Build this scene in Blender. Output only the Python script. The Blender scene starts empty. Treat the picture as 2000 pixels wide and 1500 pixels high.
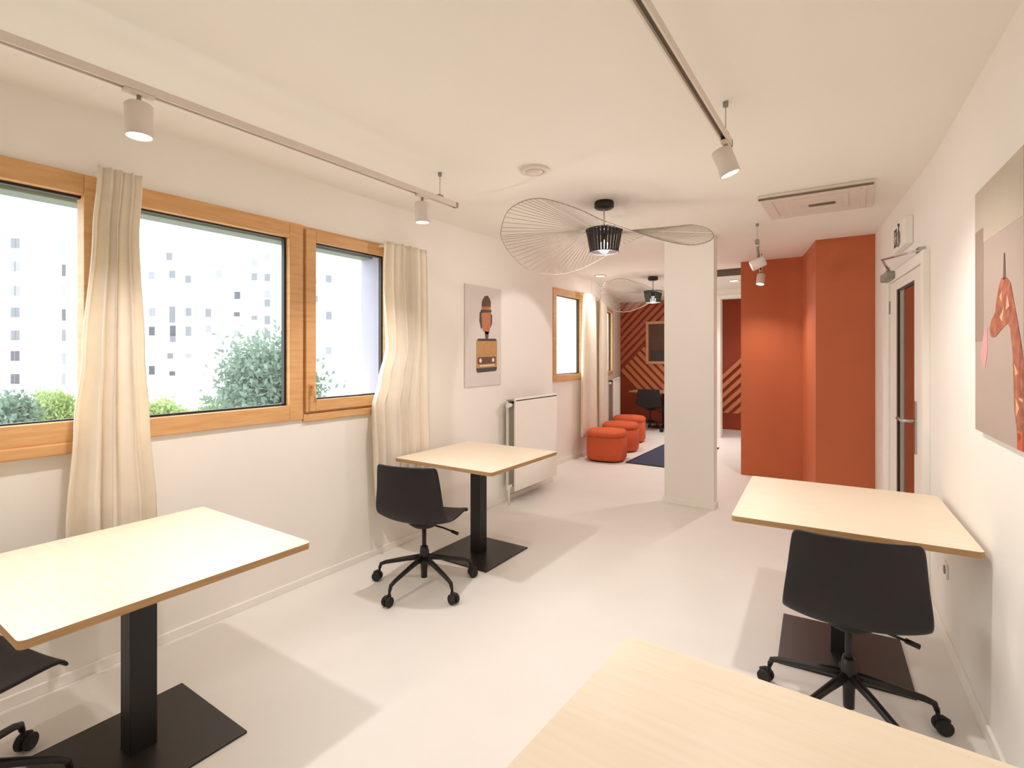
import bpy, bmesh, math, random
from mathutils import Vector, Matrix

# ------------------------------------------------------------------ camera, world, exposure
SC = bpy.context.scene
COL = SC.collection
YAW = math.atan(675 / 1010.0)
cam_d = bpy.data.cameras.new('camera')
cam_d.sensor_width = 36.0
cam_d.lens = 36.0 * 1010.0 / 2000.0
cam_d.shift_y = -(750 - 692) / 2000.0
cam_d.clip_start = 0.05
cam_d.clip_end = 400
cam = bpy.data.objects.new('camera', cam_d)
cam.location = (0, 0, 1.5)
cam.rotation_euler = (math.pi / 2, 0, YAW)
COL.objects.link(cam)
SC.camera = cam

world = bpy.data.worlds.new('overcast_sky')
SC.world = world
world.use_nodes = True
bg = world.node_tree.nodes['Background']
bg.inputs[0].default_value = (0.93, 0.97, 1.0, 1)
bg.inputs[1].default_value = 4.2

SC.view_settings.view_transform = 'Standard'
SC.view_settings.look = 'None'
SC.view_settings.gamma = 1.0
SC.view_settings.use_curve_mapping = False
SC.view_settings.exposure = 0.23
SC.cycles.max_bounces = 12
SC.cycles.diffuse_bounces = 7

WARM = (1.0, 0.915, 0.89)
SPOT_W = 47.0
random.seed(7)
PI = math.pi

# ------------------------------------------------------------------ materials
def lin(c):
    return tuple(((v / 255.0) / 12.92 if v / 255.0 <= 0.04045 else ((v / 255.0 + 0.055) / 1.055) ** 2.4) for v in c)

MATS = {}
def mat(name, rgb, rough=0.6, metal=0.0, noise=0.0, nscale=8.0, bump=0.0, bscale=60.0, stretch=None, spec=0.5, rgb2=None):
    m = bpy.data.materials.new(name)
    m.use_nodes = True
    nt = m.node_tree
    b = nt.nodes['Principled BSDF']
    base = lin(rgb)
    b.inputs['Base Color'].default_value = base + (1,)
    b.inputs['Roughness'].default_value = rough
    b.inputs['Metallic'].default_value = metal
    b.inputs['Specular IOR Level'].default_value = spec
    tc = nt.nodes.new('ShaderNodeTexCoord')
    mp = nt.nodes.new('ShaderNodeMapping')
    nt.links.new(tc.outputs['Object'], mp.inputs[0])
    if stretch:
        mp.inputs['Scale'].default_value = stretch
    if noise > 0:
        n = nt.nodes.new('ShaderNodeTexNoise')
        n.inputs['Scale'].default_value = nscale
        n.inputs['Detail'].default_value = 6
        nt.links.new(mp.outputs[0], n.inputs[0])
        r = nt.nodes.new('ShaderNodeValToRGB')
        c2 = lin(rgb2) if rgb2 else tuple(v * (1 - noise) for v in base)
        r.color_ramp.elements[0].color = c2 + (1,)
        r.color_ramp.elements[0].position = 0.3
        r.color_ramp.elements[1].color = base + (1,)
        r.color_ramp.elements[1].position = 0.7
        nt.links.new(n.outputs[0], r.inputs[0])
        nt.links.new(r.outputs[0], b.inputs['Base Color'])
    if bump > 0:
        n2 = nt.nodes.new('ShaderNodeTexNoise')
        n2.inputs['Scale'].default_value = bscale
        n2.inputs['Detail'].default_value = 3
        nt.links.new(mp.outputs[0], n2.inputs[0])
        bp = nt.nodes.new('ShaderNodeBump')
        bp.inputs['Strength'].default_value = bump
        bp.inputs['Distance'].default_value = 0.01
        nt.links.new(n2.outputs[0], bp.inputs['Height'])
        nt.links.new(bp.outputs[0], b.inputs['Normal'])
    MATS[name] = m
    return m

def emis(name, rgb, strength):
    m = bpy.data.materials.new(name)
    m.use_nodes = True
    b = m.node_tree.nodes['Principled BSDF']
    b.inputs['Base Color'].default_value = lin(rgb) + (1,)
    b.inputs['Emission Color'].default_value = tuple(rgb_ / 255.0 for rgb_ in rgb) + (1,)
    b.inputs['Emission Strength'].default_value = strength
    MATS[name] = m
    return m

mat('paint_wall', (243, 239, 232), 0.75, noise=0.03, nscale=1.5, bump=0.05, bscale=180)
mat('paint_ceiling', (243, 238, 230), 0.85, noise=0.02, nscale=1.0)
mat('vinyl_floor', (233, 230, 225), 0.42, noise=0.035, nscale=3.0, bump=0.015, bscale=40)
mat('white_trim', (244, 240, 232), 0.5, noise=0.02)
mat('timber', (222, 176, 122), 0.5, noise=0.16, nscale=5.0, stretch=(1, 1, 9), rgb2=(208, 156, 100))
mat('timber_h', (222, 176, 122), 0.5, noise=0.16, nscale=5.0, stretch=(9, 1, 9), rgb2=(208, 156, 100))
mat('gasket', (26, 28, 32), 0.5, noise=0.1)
mat('blind_box', (122, 138, 132), 0.55, noise=0.05)
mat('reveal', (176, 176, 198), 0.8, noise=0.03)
mat('curtain', (252, 247, 238), 0.9, noise=0.05, nscale=14, bump=0.12, bscale=300)
mat('laminate', (243, 231, 210), 0.38, noise=0.06, nscale=4.0, stretch=(1.0, 14, 1), rgb2=(239, 223, 197))
mat('ply_edge', (196, 156, 108), 0.6, noise=0.25, nscale=40, stretch=(0.2, 0.2, 6))
mat('black_steel', (30, 26, 25), 0.42, noise=0.1, nscale=30, spec=0.4)
mat('plate_steel', (42, 35, 31), 0.38, noise=0.1, nscale=30, spec=0.45)
mat('black_plastic', (36, 32, 33), 0.55, noise=0.06, nscale=40, spec=0.35, bump=0.05, bscale=400)
mat('black_rubber', (28, 26, 26), 0.7, noise=0.1)
mat('chrome', (190, 190, 188), 0.25, metal=1.0)
mat('orange_paint', (196, 104, 62), 0.6, noise=0.05, nscale=2.0)
mat('brick_paint', (168, 73, 44), 0.7, noise=0.06, nscale=2.0)
mat('slat_paint', (206, 118, 84), 0.6, noise=0.05, nscale=3.0)
mat('slat_paint_light', (226, 146, 98), 0.6, noise=0.05, nscale=3.0)
mat('ottoman_fabric', (206, 90, 48), 0.8, noise=0.08, nscale=30, bump=0.15, bscale=220)
mat('rug', (62, 66, 92), 0.95, noise=0.25, nscale=60, bump=0.3, bscale=300)
mat('spot_white', (226, 214, 204), 0.5, noise=0.02)
mat('grey_metal', (150, 144, 134), 0.5, noise=0.05)
mat('grille_dark', (112, 100, 82), 0.6, noise=0.05)
mat('strand', (168, 156, 142), 0.55, noise=0.05)
mat('lamp_black', (28, 22, 20), 0.5, noise=0.05)
mat('lamp_green', (30, 42, 30), 0.5, noise=0.05)
mat('radiator', (242, 238, 230), 0.4, noise=0.02)
mat('radiator_fin', (150, 142, 130), 0.5, noise=0.05)
mat('door_white', (240, 236, 228), 0.45, noise=0.02)
mat('door_glass', (120, 60, 40), 0.12, noise=0.08, nscale=2.0)  # brown base stands in for the orange mirrored in the glass
mat('canvas_grey', (222, 214, 208), 0.7, noise=0.05, nscale=3)
mat('canvas_warm', (184, 170, 158), 0.35, noise=0.06, nscale=3)
mat('canvas_brown', (160, 142, 130), 0.35, noise=0.05)
mat('canvas_light', (196, 186, 168), 0.35, noise=0.05)
mat('print_brown', (112, 82, 66), 0.7, noise=0.2, nscale=30)
mat('print_tan', (196, 150, 96), 0.7, noise=0.15, nscale=20)
mat('print_copper', (192, 124, 80), 0.7, noise=0.2, nscale=30)
mat('print_dark', (84, 74, 70), 0.7, noise=0.2, nscale=30)
mat('print_pale', (238, 224, 206), 0.7, noise=0.04)
mat('print_giraffe', (186, 116, 80), 0.5, noise=0.5, nscale=28, rgb2=(132, 64, 48))
mat('print_cream', (232, 176, 132), 0.5, noise=0.1)
mat('print_pink', (220, 160, 160), 0.5, noise=0.05)
mat('leaf_green', (110, 132, 120), 0.7, noise=0.3, nscale=3)
mat('leaf_lime', (158, 178, 118), 0.7, noise=0.3, nscale=3)
mat('bark', (110, 96, 84), 0.9, noise=0.3)
mat('neutral_lawn', (172, 166, 156), 0.95, noise=0.2, nscale=0.5)  # lawn colour greyed so its bounce leaves no green on the ceiling
mat('render_white', (240, 240, 240), 0.9, noise=0.02)
mat('far_window', (84, 86, 96), 0.7, noise=0.1)
mat('far_window_mid', (118, 120, 128), 0.7, noise=0.1)
mat('far_window_pale', (140, 142, 150), 0.7, noise=0.05)
emis('lens_glow', (255, 236, 205), 9.0)
emis('bulb_glow', (255, 232, 200), 6.0)

def make_glass():
    m = bpy.data.materials.new('window_glass')
    m.use_nodes = True
    nt = m.node_tree
    nt.nodes.remove(nt.nodes['Principled BSDF'])
    out = nt.nodes['Material Output']
    t = nt.nodes.new('ShaderNodeBsdfTransparent')
    t.inputs[0].default_value = (0.97, 0.99, 0.98, 1)
    g = nt.nodes.new('ShaderNodeBsdfGlossy')
    g.inputs['Roughness'].default_value = 0.02
    mx = nt.nodes.new('ShaderNodeMixShader')
    mx.inputs[0].default_value = 0.05
    nt.links.new(t.outputs[0], mx.inputs[1])
    nt.links.new(g.outputs[0], mx.inputs[2])
    nt.links.new(mx.outputs[0], out.inputs[0])
    MATS['window_glass'] = m
make_glass()

def add_translucency(name, fac, rgb):
    m = MATS[name]
    nt = m.node_tree
    b = nt.nodes['Principled BSDF']
    out = nt.nodes['Material Output']
    t = nt.nodes.new('ShaderNodeBsdfTranslucent')
    t.inputs[0].default_value = lin(rgb) + (1,)
    mx = nt.nodes.new('ShaderNodeMixShader')
    mx.inputs[0].default_value = fac
    nt.links.new(b.outputs[0], mx.inputs[1])
    nt.links.new(t.outputs[0], mx.inputs[2])
    nt.links.new(mx.outputs[0], out.inputs[0])
add_translucency('curtain', 0.3, (252, 240, 214))
add_translucency('leaf_green', 0.3, (130, 152, 130))
add_translucency('leaf_lime', 0.3, (170, 190, 120))

# ------------------------------------------------------------------ mesh helpers
def bx(bm, x0, x1, y0, y1, z0, z1, mi=0):
    v = [bm.verts.new(p) for p in ((x0, y0, z0), (x1, y0, z0), (x1, y1, z0), (x0, y1, z0),
                                   (x0, y0, z1), (x1, y0, z1), (x1, y1, z1), (x0, y1, z1))]
    fs = []
    for f in ((0, 3, 2, 1), (4, 5, 6, 7), (0, 1, 5, 4), (1, 2, 6, 5), (2, 3, 7, 6), (3, 0, 4, 7)):
        fc = bm.faces.new([v[i] for i in f]); fc.material_index = mi; fs.append(fc)
    return v, fs

def frame_from(d):
    d = Vector(d).normalized()
    a = Vector((0, 0, 1)) if abs(d.z) < 0.95 else Vector((1, 0, 0))
    u = d.cross(a).normalized()
    return u, u.cross(d).normalized(), d

def tube(bm, pts, rad, n=10, cap=True, ring_closed=False):
    pts = [Vector(p) for p in pts]
    rads = rad if isinstance(rad, (list, tuple)) else [rad] * len(pts)
    rings = []
    N = len(pts)
    for i, p in enumerate(pts):
        if ring_closed:
            d = pts[(i + 1) % N] - pts[(i - 1) % N]
        else:
            d = pts[min(i + 1, N - 1)] - pts[max(i - 1, 0)]
        u, w, _ = frame_from(d)
        rings.append([bm.verts.new(p + (u * math.cos(2 * PI * k / n) + w * math.sin(2 * PI * k / n)) * rads[i]) for k in range(n)])
    M = N if ring_closed else N - 1
    for i in range(M):
        a, b = rings[i], rings[(i + 1) % N]
        for k in range(n):
            f = bm.faces.new((a[k], a[(k + 1) % n], b[(k + 1) % n], b[k])); f.smooth = n > 6
    if cap and not ring_closed:
        bm.faces.new(rings[0][::-1]); bm.faces.new(rings[-1])

def lathe(bm, prof, cx=0, cy=0, n=32, mi=0, squarish=1.0):
    """prof: list of (r, z) from bottom to top, around a vertical axis"""
    rings = []
    for r, z in prof:
        if r < 1e-5:
            rings.append([bm.verts.new((cx, cy, z))])
        else:
            rr = []
            for k in range(n):
                a = 2 * PI * k / n
                ca, sa = math.cos(a), math.sin(a)
                e = squarish
                rr.append(bm.verts.new((cx + r * math.copysign(abs(ca) ** e, ca), cy + r * math.copysign(abs(sa) ** e, sa), z)))
            rings.append(rr)
    for a, b in zip(rings, rings[1:]):
        for k in range(n):
            if len(a) == 1:
                if len(b) > 1: f = bm.faces.new((a[0], b[(k + 1) % n], b[k]))
                else: continue
            elif len(b) == 1:
                f = bm.faces.new((a[k], a[(k + 1) % n], b[0]))
            else:
                f = bm.faces.new((a[k], a[(k + 1) % n], b[(k + 1) % n], b[k]))
            f.smooth = True; f.material_index = mi

def prism(bm, poly, fn, t0, t1):
    """poly of 2-D points; fn(a, b, t) -> xyz"""
    lo = [bm.verts.new(fn(a, b, t0)) for a, b in poly]
    hi = [bm.verts.new(fn(a, b, t1)) for a, b in poly]
    bm.faces.new(lo[::-1]); bm.faces.new(hi)
    n = len(poly)
    for i in range(n):
        bm.faces.new((lo[i], lo[(i + 1) % n], hi[(i + 1) % n], hi[i]))

def link(name, me, parent=None):
    o = bpy.data.objects.new(name, me)
    COL.objects.link(o)
    if parent is not None:
        o.parent = parent
    return o

def obj(name, bm, m, parent=None, bevel=0.0, seg=2, solid=0.0, sub=0):
    bmesh.ops.recalc_face_normals(bm, faces=bm.faces)
    me = bpy.data.meshes.new(name)
    bm.to_mesh(me); bm.free()
    ms = m if isinstance(m, (list, tuple)) else [m]
    for k in ms:
        me.materials.append(MATS[k])
    o = link(name, me, parent)
    if solid:
        md = o.modifiers.new('solid', 'SOLIDIFY'); md.thickness = solid; md.offset = 0
    if sub:
        md = o.modifiers.new('sub', 'SUBSURF'); md.levels = sub; md.render_levels = sub
    if bevel:
        md = o.modifiers.new('bevel', 'BEVEL'); md.width = bevel; md.segments = seg; md.limit_method = 'ANGLE'
        md.angle_limit = math.radians(40)
    return o

def boxo(name, x0, x1, y0, y1, z0, z1, m, parent=None, bevel=0.0):
    bm = bmesh.new(); bx(bm, x0, x1, y0, y1, z0, z1)
    return obj(name, bm, m, parent, bevel)

def tag(o, label, cat, group=None):
    o['label'] = label; o['category'] = cat
    if group: o['group'] = group
    return o

def thing(name, label, cat, loc=(0, 0, 0), rotz=0.0, group=None):
    o = link(name, None)
    o.empty_display_size = 0.1
    o.location = loc; o.rotation_euler = (0, 0, rotz)
    return tag(o, label, cat, group)

def struct(o, label=None):
    o['kind'] = 'structure'
    if label: o['label'] = label
    return o

def dup(root, loc, rotz, label, name=None, parent=None):
    r = root.copy(); COL.objects.link(r)
    if name: r.name = name
    if parent is None:
        r.location = loc; r.rotation_euler = (0, 0, rotz); r['label'] = label
    else:
        r.parent = parent
    for ch in list(root.children):
        dup(ch, None, None, None, parent=r)
    return r

# ------------------------------------------------------------------ room shell
CEIL = 2.65
XL = -3.0           # window wall
XF = -3.4           # window wall of the lounge, set back
DA, DB = (0.366, 3.9), (0.14, 6.03)      # oblique wall with the door
outline = [(-3.33, -2.4), (0.9, -2.4), (0.9, 11.2), (-4.85, 11.2), (-3.73, 7.2), (-3.73, 5.2), (-3.33, 5.2)]
def slab(name, z0, z1, m):
    bm = bmesh.new()
    prism(bm, outline, lambda a, b, t: (a, b, t), z0, z1)
    return struct(obj(name, bm, m))
slab('floor', -0.25, 0.0, 'vinyl_floor')
slab('ceiling', CEIL, CEIL + 0.25, 'paint_ceiling')

# left wall with the long window opening
W0, W1, WZ0, WZ1 = -0.6, 2.80, 1.08, 2.335
bm = bmesh.new()
bx(bm, -3.33, XL, -2.2, 5.35, 0, WZ0)
bx(bm, -3.33, XL, -2.2, 5.35, WZ1, CEIL)
bx(bm, -3.33, XL, -2.2, W0, WZ0, WZ1)
bx(bm, -3.33, XL, W1, 5.35, WZ0, WZ1)
struct(obj('wall_left', bm, 'paint_wall'))
# lounge wall, straight part, with window_3
V0, V1, VZ0, VZ1 = 6.06, 6.98, 1.13, 2.40
bm = bmesh.new()
bx(bm, -3.73, XF, 5.2, 7.3, 0, VZ0)
bx(bm, -3.73, XF, 5.2, 7.3, VZ1, CEIL)
bx(bm, -3.73, XF, 5.2, V0, VZ0, VZ1)
bx(bm, -3.73, XF, V1, 7.3, VZ0, VZ1)
bx(bm, XF, -3.33, 5.2, 5.35, 0, CEIL)
struct(obj('wall_lounge', bm, 'paint_wall'))
# lounge wall, angled part; local x along the wall, y outward
ANG = math.atan2(-1.02, 3.7)         # direction vector (-1.02, 3.7)
AL = math.hypot(1.02, 3.7)
def on_angle(o):
    o.location = (XF, 7.3, 0); o.rotation_euler = (0, 0, math.atan2(3.7, -1.02))
    return o
U0, U1, UZ0, UZ1 = 0.95, 2.35, 1.10, 2.38
bm = bmesh.new()
bx(bm, -0.02, AL + 0.1, 0, 0.3, 0, UZ0)
bx(bm, -0.02, AL + 0.1, 0, 0.3, UZ1, CEIL)
bx(bm, -0.02, U0, 0, 0.3, UZ0, UZ1)
bx(bm, U1, AL + 0.1, 0, 0.3, UZ0, UZ1)
struct(on_angle(obj('wall_lounge_angled', bm, 'paint_wall')))

# right wall, first leaning in slightly then the oblique door wall
def wallprism(name, pts, m, z0=0.0, z1=CEIL):
    bm = bmesh.new(); prism(bm, pts, lambda a, b, t: (a, b, t), z0, z1)
    return struct(obj(name, bm, m))
wallprism('wall_right', [(0.671, -2.2), (0.366, 3.9), (0.85, 3.9), (0.9, -2.2)], 'paint_wall')
wallprism('wall_back', [(-3.33, -2.4), (0.9, -2.4), (0.9, -2.2), (-3.33, -2.2)], 'paint_wall')
wallprism('wall_door', [DA, DB, (0.85, 6.03), (0.85, 3.9)], 'paint_wall')
# orange niche
wallprism('wall_niche', [(-0.35, 6.03), (0.14, 6.03), (0.14, 7.15), (-1.21, 7.15), (-1.21, 6.95), (-0.54, 6.95)], 'orange_paint')
wallprism('wall_passage', [(-1.16, 7.15), (-1.0, 7.15), (-1.0, 11.0), (-1.16, 11.0)], 'paint_wall')
pil = wallprism('wall_pillar', [(-1.63, 5.22), (-1.152, 5.22), (-1.152, 5.36), (-1.63, 5.36)], 'paint_wall')
bm = bmesh.new(); bx(bm, -1.642, -1.14, 5.208, 5.372, 0, 0.06)
obj('skirting', bm, 'white_trim', pil, 0.003)
# partition with a doorway in the lounge
bm = bmesh.new(); bx(bm, -2.9, -2.11, 9.8, 9.9, 0, CEIL); bx(bm, -2.11, -1.16, 9.8, 9.9, 2.55, CEIL)
struct(obj('wall_partition', bm, 'paint_wall'))
bm = bmesh.new(); bx(bm, -2.11, -2.04, 9.77, 9.93, 0, 2.56); bx(bm, -2.04, -1.17, 9.77, 9.93, 2.49, 2.56)
struct(obj('door_2', bm, 'white_trim', None, 0.004), 'white door frame of the lounge passage')
# mural wall
far = boxo('wall_far', -4.75, -1.0, 11.0, 11.15, 0, CEIL, 'brick_paint'); struct(far)

def clip(poly, a, b, c):
    """keep a*x + b*z <= c"""
    out = []
    for i, p in enumerate(poly):
        q = poly[(i + 1) % len(poly)]
        dp, dq = a * p[0] + b * p[1] - c, a * q[0] + b * q[1] - c
        if dp <= 0: out.append(p)
        if dp * dq < 0:
            t = dp / (dp - dq); out.append((p[0] + (q[0] - p[0]) * t, p[1] + (q[1] - p[1]) * t))
    return out
def slats(region, slope, pitch, width, m, x0=-4.41):
    """45-degree battens, each one its own mesh"""
    k = 1.0 if slope > 0 else -1.0
    for i in range(-24, 60):
        off = i * pitch
        # strip between off and off+width in s = z - k*(x - x0)
        big = [(-10, -10), (10, -10), (10, 10), (-10, 10)]
        s = clip(big, -k, 1, off + width - k * x0)
        s = clip(s, k, -1, -(off - k * x0)) if s else s
        for (a, b, c) in region:
            s = clip(s, a, b, c) if s else s
        if len(s) >= 3:
            area = abs(sum(s[j][0] * s[(j + 1) % len(s)][1] - s[(j + 1) % len(s)][0] * s[j][1] for j in range(len(s)))) / 2
            if area < 0.004: continue
            bm = bmesh.new(); prism(bm, s, lambda a, b, t: (a, t, b), 10.965, 11.0)
            obj('slat', bm, m, far)
XM = -4.41
zc = 1.16
# upper fan rising to the right, lower fan falling to the right
slats([(-1, 0, -(XM - 0.2)), (1, 0, -2.75), (0, 1, 2.64), (1, -1, XM - zc + 0.0)], 1, 0.178, 0.105, 'slat_paint')
slats([(-1, 0, -(XM)), (1, 0, -2.75), (-1, 1, zc - XM - 0.03), (-1, -1, -(1.10 + XM)), (0, -1, -0.55)], -1, 0.19, 0.115, 'slat_paint_light')
slats([(-1, 0, 2.45), (1, 0, -1.2), (-1, 1, 1.10 + 2.29 + 0.0), (0, -1, -0.33)], 1, 0.19, 0.1, 'slat_paint_light', -2.29)

# baseboards
boxo('baseboard_left', XL, XL + 0.014, -2.2, 5.35, 0, 0.048, 'white_trim', None, 0.003)['kind'] = 'structure'
bm = bmesh.new(); prism(bm, [(0.671, -2.2), (0.366, 3.9), (0.352, 3.9), (0.657, -2.2)], lambda a, b, t: (a, b, t), 0, 0.062)
struct(obj('baseboard_right', bm, 'white_trim', None, 0.003))
boxo('baseboard_lounge', XF, XF + 0.014, 5.35, 7.3, 0, 0.062, 'white_trim', None, 0.003)['kind'] = 'structure'

# ------------------------------------------------------------------ windows
def window_root(name, label):
    o = link(name, None); struct(o, label); return o

def timber_frame(root, a0, a1, z0, z1, w, d0, d1, fn, nm='frame'):
    """four members of a timber frame; fn maps (a, d, z) boxes; grain differs by direction"""
    def B(n, p0, p1, q0, q1, m):
        bm = bmesh.new(); fn(bm, p0, p1, q0, q1, d0, d1); obj(n, bm, m, root, 0.004)
    B(nm + '_jamb', a0, a0 + w, z0, z1, 'timber')
    B(nm + '_jamb', a1 - w, a1, z0, z1, 'timber')
    B(nm + '_head', a0 + w, a1 - w, z1 - w, z1, 'timber_h')
    B(nm + '_sill', a0 + w, a1 - w, z0, z0 + w, 'timber_h')

def fx(bm, p0, p1, q0, q1, d0, d1):      # wall x = const, a runs along y, d outward is -x
    bx(bm, XL - d1, XL - d0, p0, p1, q0, q1)

def gasket(root, a0, a1, z0, z1, d, fn, w=0.014):
    bm = bmesh.new()
    fn(bm, a0, a0 + w, z0, z1, d, d + 0.03); fn(bm, a1 - w, a1, z0, z1, d, d + 0.03)
    fn(bm, a0 + w, a1 - w, z1 - w, z1, d, d + 0.03); fn(bm, a0 + w, a1 - w, z0, z0 + w, d, d + 0.03)
    obj('gasket', bm, 'gasket', root)
    bm = bmesh.new(); fn(bm, a0 + 0.002, a1 - 0.002, z0 + 0.002, z1 - 0.002, d + 0.032, d + 0.04)
    obj('pane', bm, 'window_glass', root)

w1 = window_root('window_1', 'timber window with a wide pane beside the gathered curtain')
timber_frame(w1, W0, 0.985, WZ0 + 0.02, WZ1, 0.095, -0.02, 0.07, fx)
gasket(w1, W0 + 0.093, 0.985 - 0.070, WZ0 + 0.108, WZ1 - 0.093, 0.02, fx)
bm = bmesh.new(); fx(bm, W0 - 0.02, 1.0, WZ0 - 0.03, WZ0 + 0.022, -0.045, 0.05); obj('sill_board', bm, 'timber_h', w1, 0.006)
bm = bmesh.new(); fx(bm, W0, 0.985, 2.245, WZ1, 0.2, 0.328); obj('blind_box', bm, 'blind_box', w1, 0.004)

w2 = window_root('window_2', 'timber window with a fixed pane and a narrow opening sash')
timber_frame(w2, 0.985, 2.03, WZ0, WZ1, 0.095, -0.02, 0.07, fx)
gasket(w2, 1.075, 1.935, WZ0 + 0.093, WZ1 - 0.09, 0.02, fx)
timber_frame(w2, 2.034, W1, WZ0 + 0.03, WZ1, 0.062, -0.005, 0.07, fx, 'sash_frame')
timber_frame(w2, 2.045, W1 - 0.01, WZ0 + 0.045, WZ1 - 0.02, 0.075, -0.03, -0.004, fx, 'sash')
gasket(w2, 2.115, W1 - 0.08, WZ0 + 0.115, WZ1 - 0.09, 0.0, fx)
bm = bmesh.new(); fx(bm, 2.034, W1, WZ0 - 0.02, WZ0 + 0.03, -0.02, 0.07); obj('sill_board', bm, 'timber_h', w2, 0.006)
bm = bmesh.new(); fx(bm, 0.985, W1, 2.255, WZ1, 0.2, 0.328); obj('blind_box', bm, 'blind_box', w2, 0.004)
bm = bmesh.new(); bx(bm, XL + 0.03, XL + 0.038, 2.066, 2.094, 1.24, 1.31); tube(bm, [(XL + 0.038, 2.08, 1.29), (XL + 0.07, 2.08, 1.29), (XL + 0.075, 2.08, 1.19)], 0.009, 8)
obj('handle', bm, 'timber', w2)
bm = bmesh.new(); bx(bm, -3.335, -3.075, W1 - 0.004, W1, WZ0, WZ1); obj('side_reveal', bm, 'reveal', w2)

def fx3(bm, p0, p1, q0, q1, d0, d1):
    bx(bm, XF - d1, XF - d0, p0, p1, q0, q1)
w3 = window_root('window_3', 'narrow timber window of the lounge beside the far radiator')
timber_frame(w3, V0, V1, VZ0, VZ1, 0.09, -0.02, 0.07, fx3)
gasket(w3, V0 + 0.088, V1 - 0.088, VZ0 + 0.088, VZ1 - 0.088, 0.02, fx3)
w4 = window_root('window_4', 'timber window of the lounge between the curtains and the mural')
def fx4(bm, p0, p1, q0, q1, d0, d1):
    bx(bm, p0, p1, d0, d1, q0, q1)
timber_frame(w4, U0, U1, UZ0, UZ1, 0.08, -0.02, 0.07, fx4)
gasket(w4, U0 + 0.078, U1 - 0.078, UZ0 + 0.078, UZ1 - 0.078, 0.02, fx4)
on_angle(w4)

# ------------------------------------------------------------------ door in the oblique wall
dd = Vector((DB[0] - DA[0], DB[1] - DA[1], 0)); DLEN = dd.length
d1_ = window_root('door_1', 'white door with a tall glazed panel and lever handle')
d1_.location = (DA[0], DA[1], 0); d1_.rotation_euler = (0, 0, math.atan2(dd.y, dd.x))
# local x along the wall away from the camera, +y is into the room (towards -X)
boxo('frame', 0.05, 0.12, 0.0, 0.035, 0, 2.13, 'white_trim', d1_, 0.003)
boxo('frame', 1.22, 1.29, 0.0, 0.035, 0, 2.13, 'white_trim', d1_, 0.003)
boxo('frame', 0.12, 1.22, 0.0, 0.035, 2.06, 2.13, 'white_trim', d1_, 0.003)
bm = bmesh.new()
bx(bm, 0.125, 0.355, 0.0, 0.022, 0.005, 2.055); bx(bm, 0.955, 1.215, 0.0, 0.022, 0.005, 2.055)
bx(bm, 0.355, 0.955, 0.0, 0.022, 1.985, 2.055); bx(bm, 0.355, 0.955, 0.0, 0.022, 0.005, 0.2)
leaf = obj('leaf', bm, 'door_white', d1_)
boxo('glass', 0.36, 0.95, 0.002, 0.008, 0.205, 1.98, 'door_glass', d1_)
bm = bmesh.new(); bx(bm, 0.90, 0.955, 0.0, 0.02, 0.2, 1.985); bx(bm, 0.36, 0.9, 0.0, 0.015, 1.965, 1.985)
obj('glass_gasket', bm, 'gasket', d1_)
boxo('glazing_strip', 0.74, 0.87, 0.008, 0.014, 0.2, 1.965, 'grey_metal', d1_)  # narrow grey upright strip over the brown pane
hp = boxo('handle_plate', 0.275, 0.325, 0.022, 0.032, 0.86, 1.2, 'chrome', d1_, 0.003)
bm = bmesh.new(); tube(bm, [(0.30, 0.03, 1.07), (0.30, 0.085, 1.07), (0.31, 0.095, 1.07), (0.46, 0.095, 1.07)], 0.011, 10)
obj('lever', bm, 'chrome', hp)
boxo('hinge', 1.20, 1.23, 0.02, 0.03, 1.82, 1.92, 'grey_metal', d1_)
cl = boxo('door_closer', 0.93, 1.21, 0.034, 0.09, 2.07, 2.13, 'grey_metal', d1_, 0.01)
bm = bmesh.new(); tube(bm, [(0.98, 0.07, 2.13), (0.98, 0.07, 2.16)], 0.014, 10); tube(bm, [(0.98, 0.07, 2.15), (0.6, 0.16, 2.165)], 0.009, 8)
tube(bm, [(0.6, 0.16, 2.165), (0.2, 0.03, 2.15)], 0.007, 8); bx(bm, 0.16, 0.24, 0.0, 0.035, 2.135, 2.165)
obj('arm', bm, 'chrome', cl)

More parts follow.
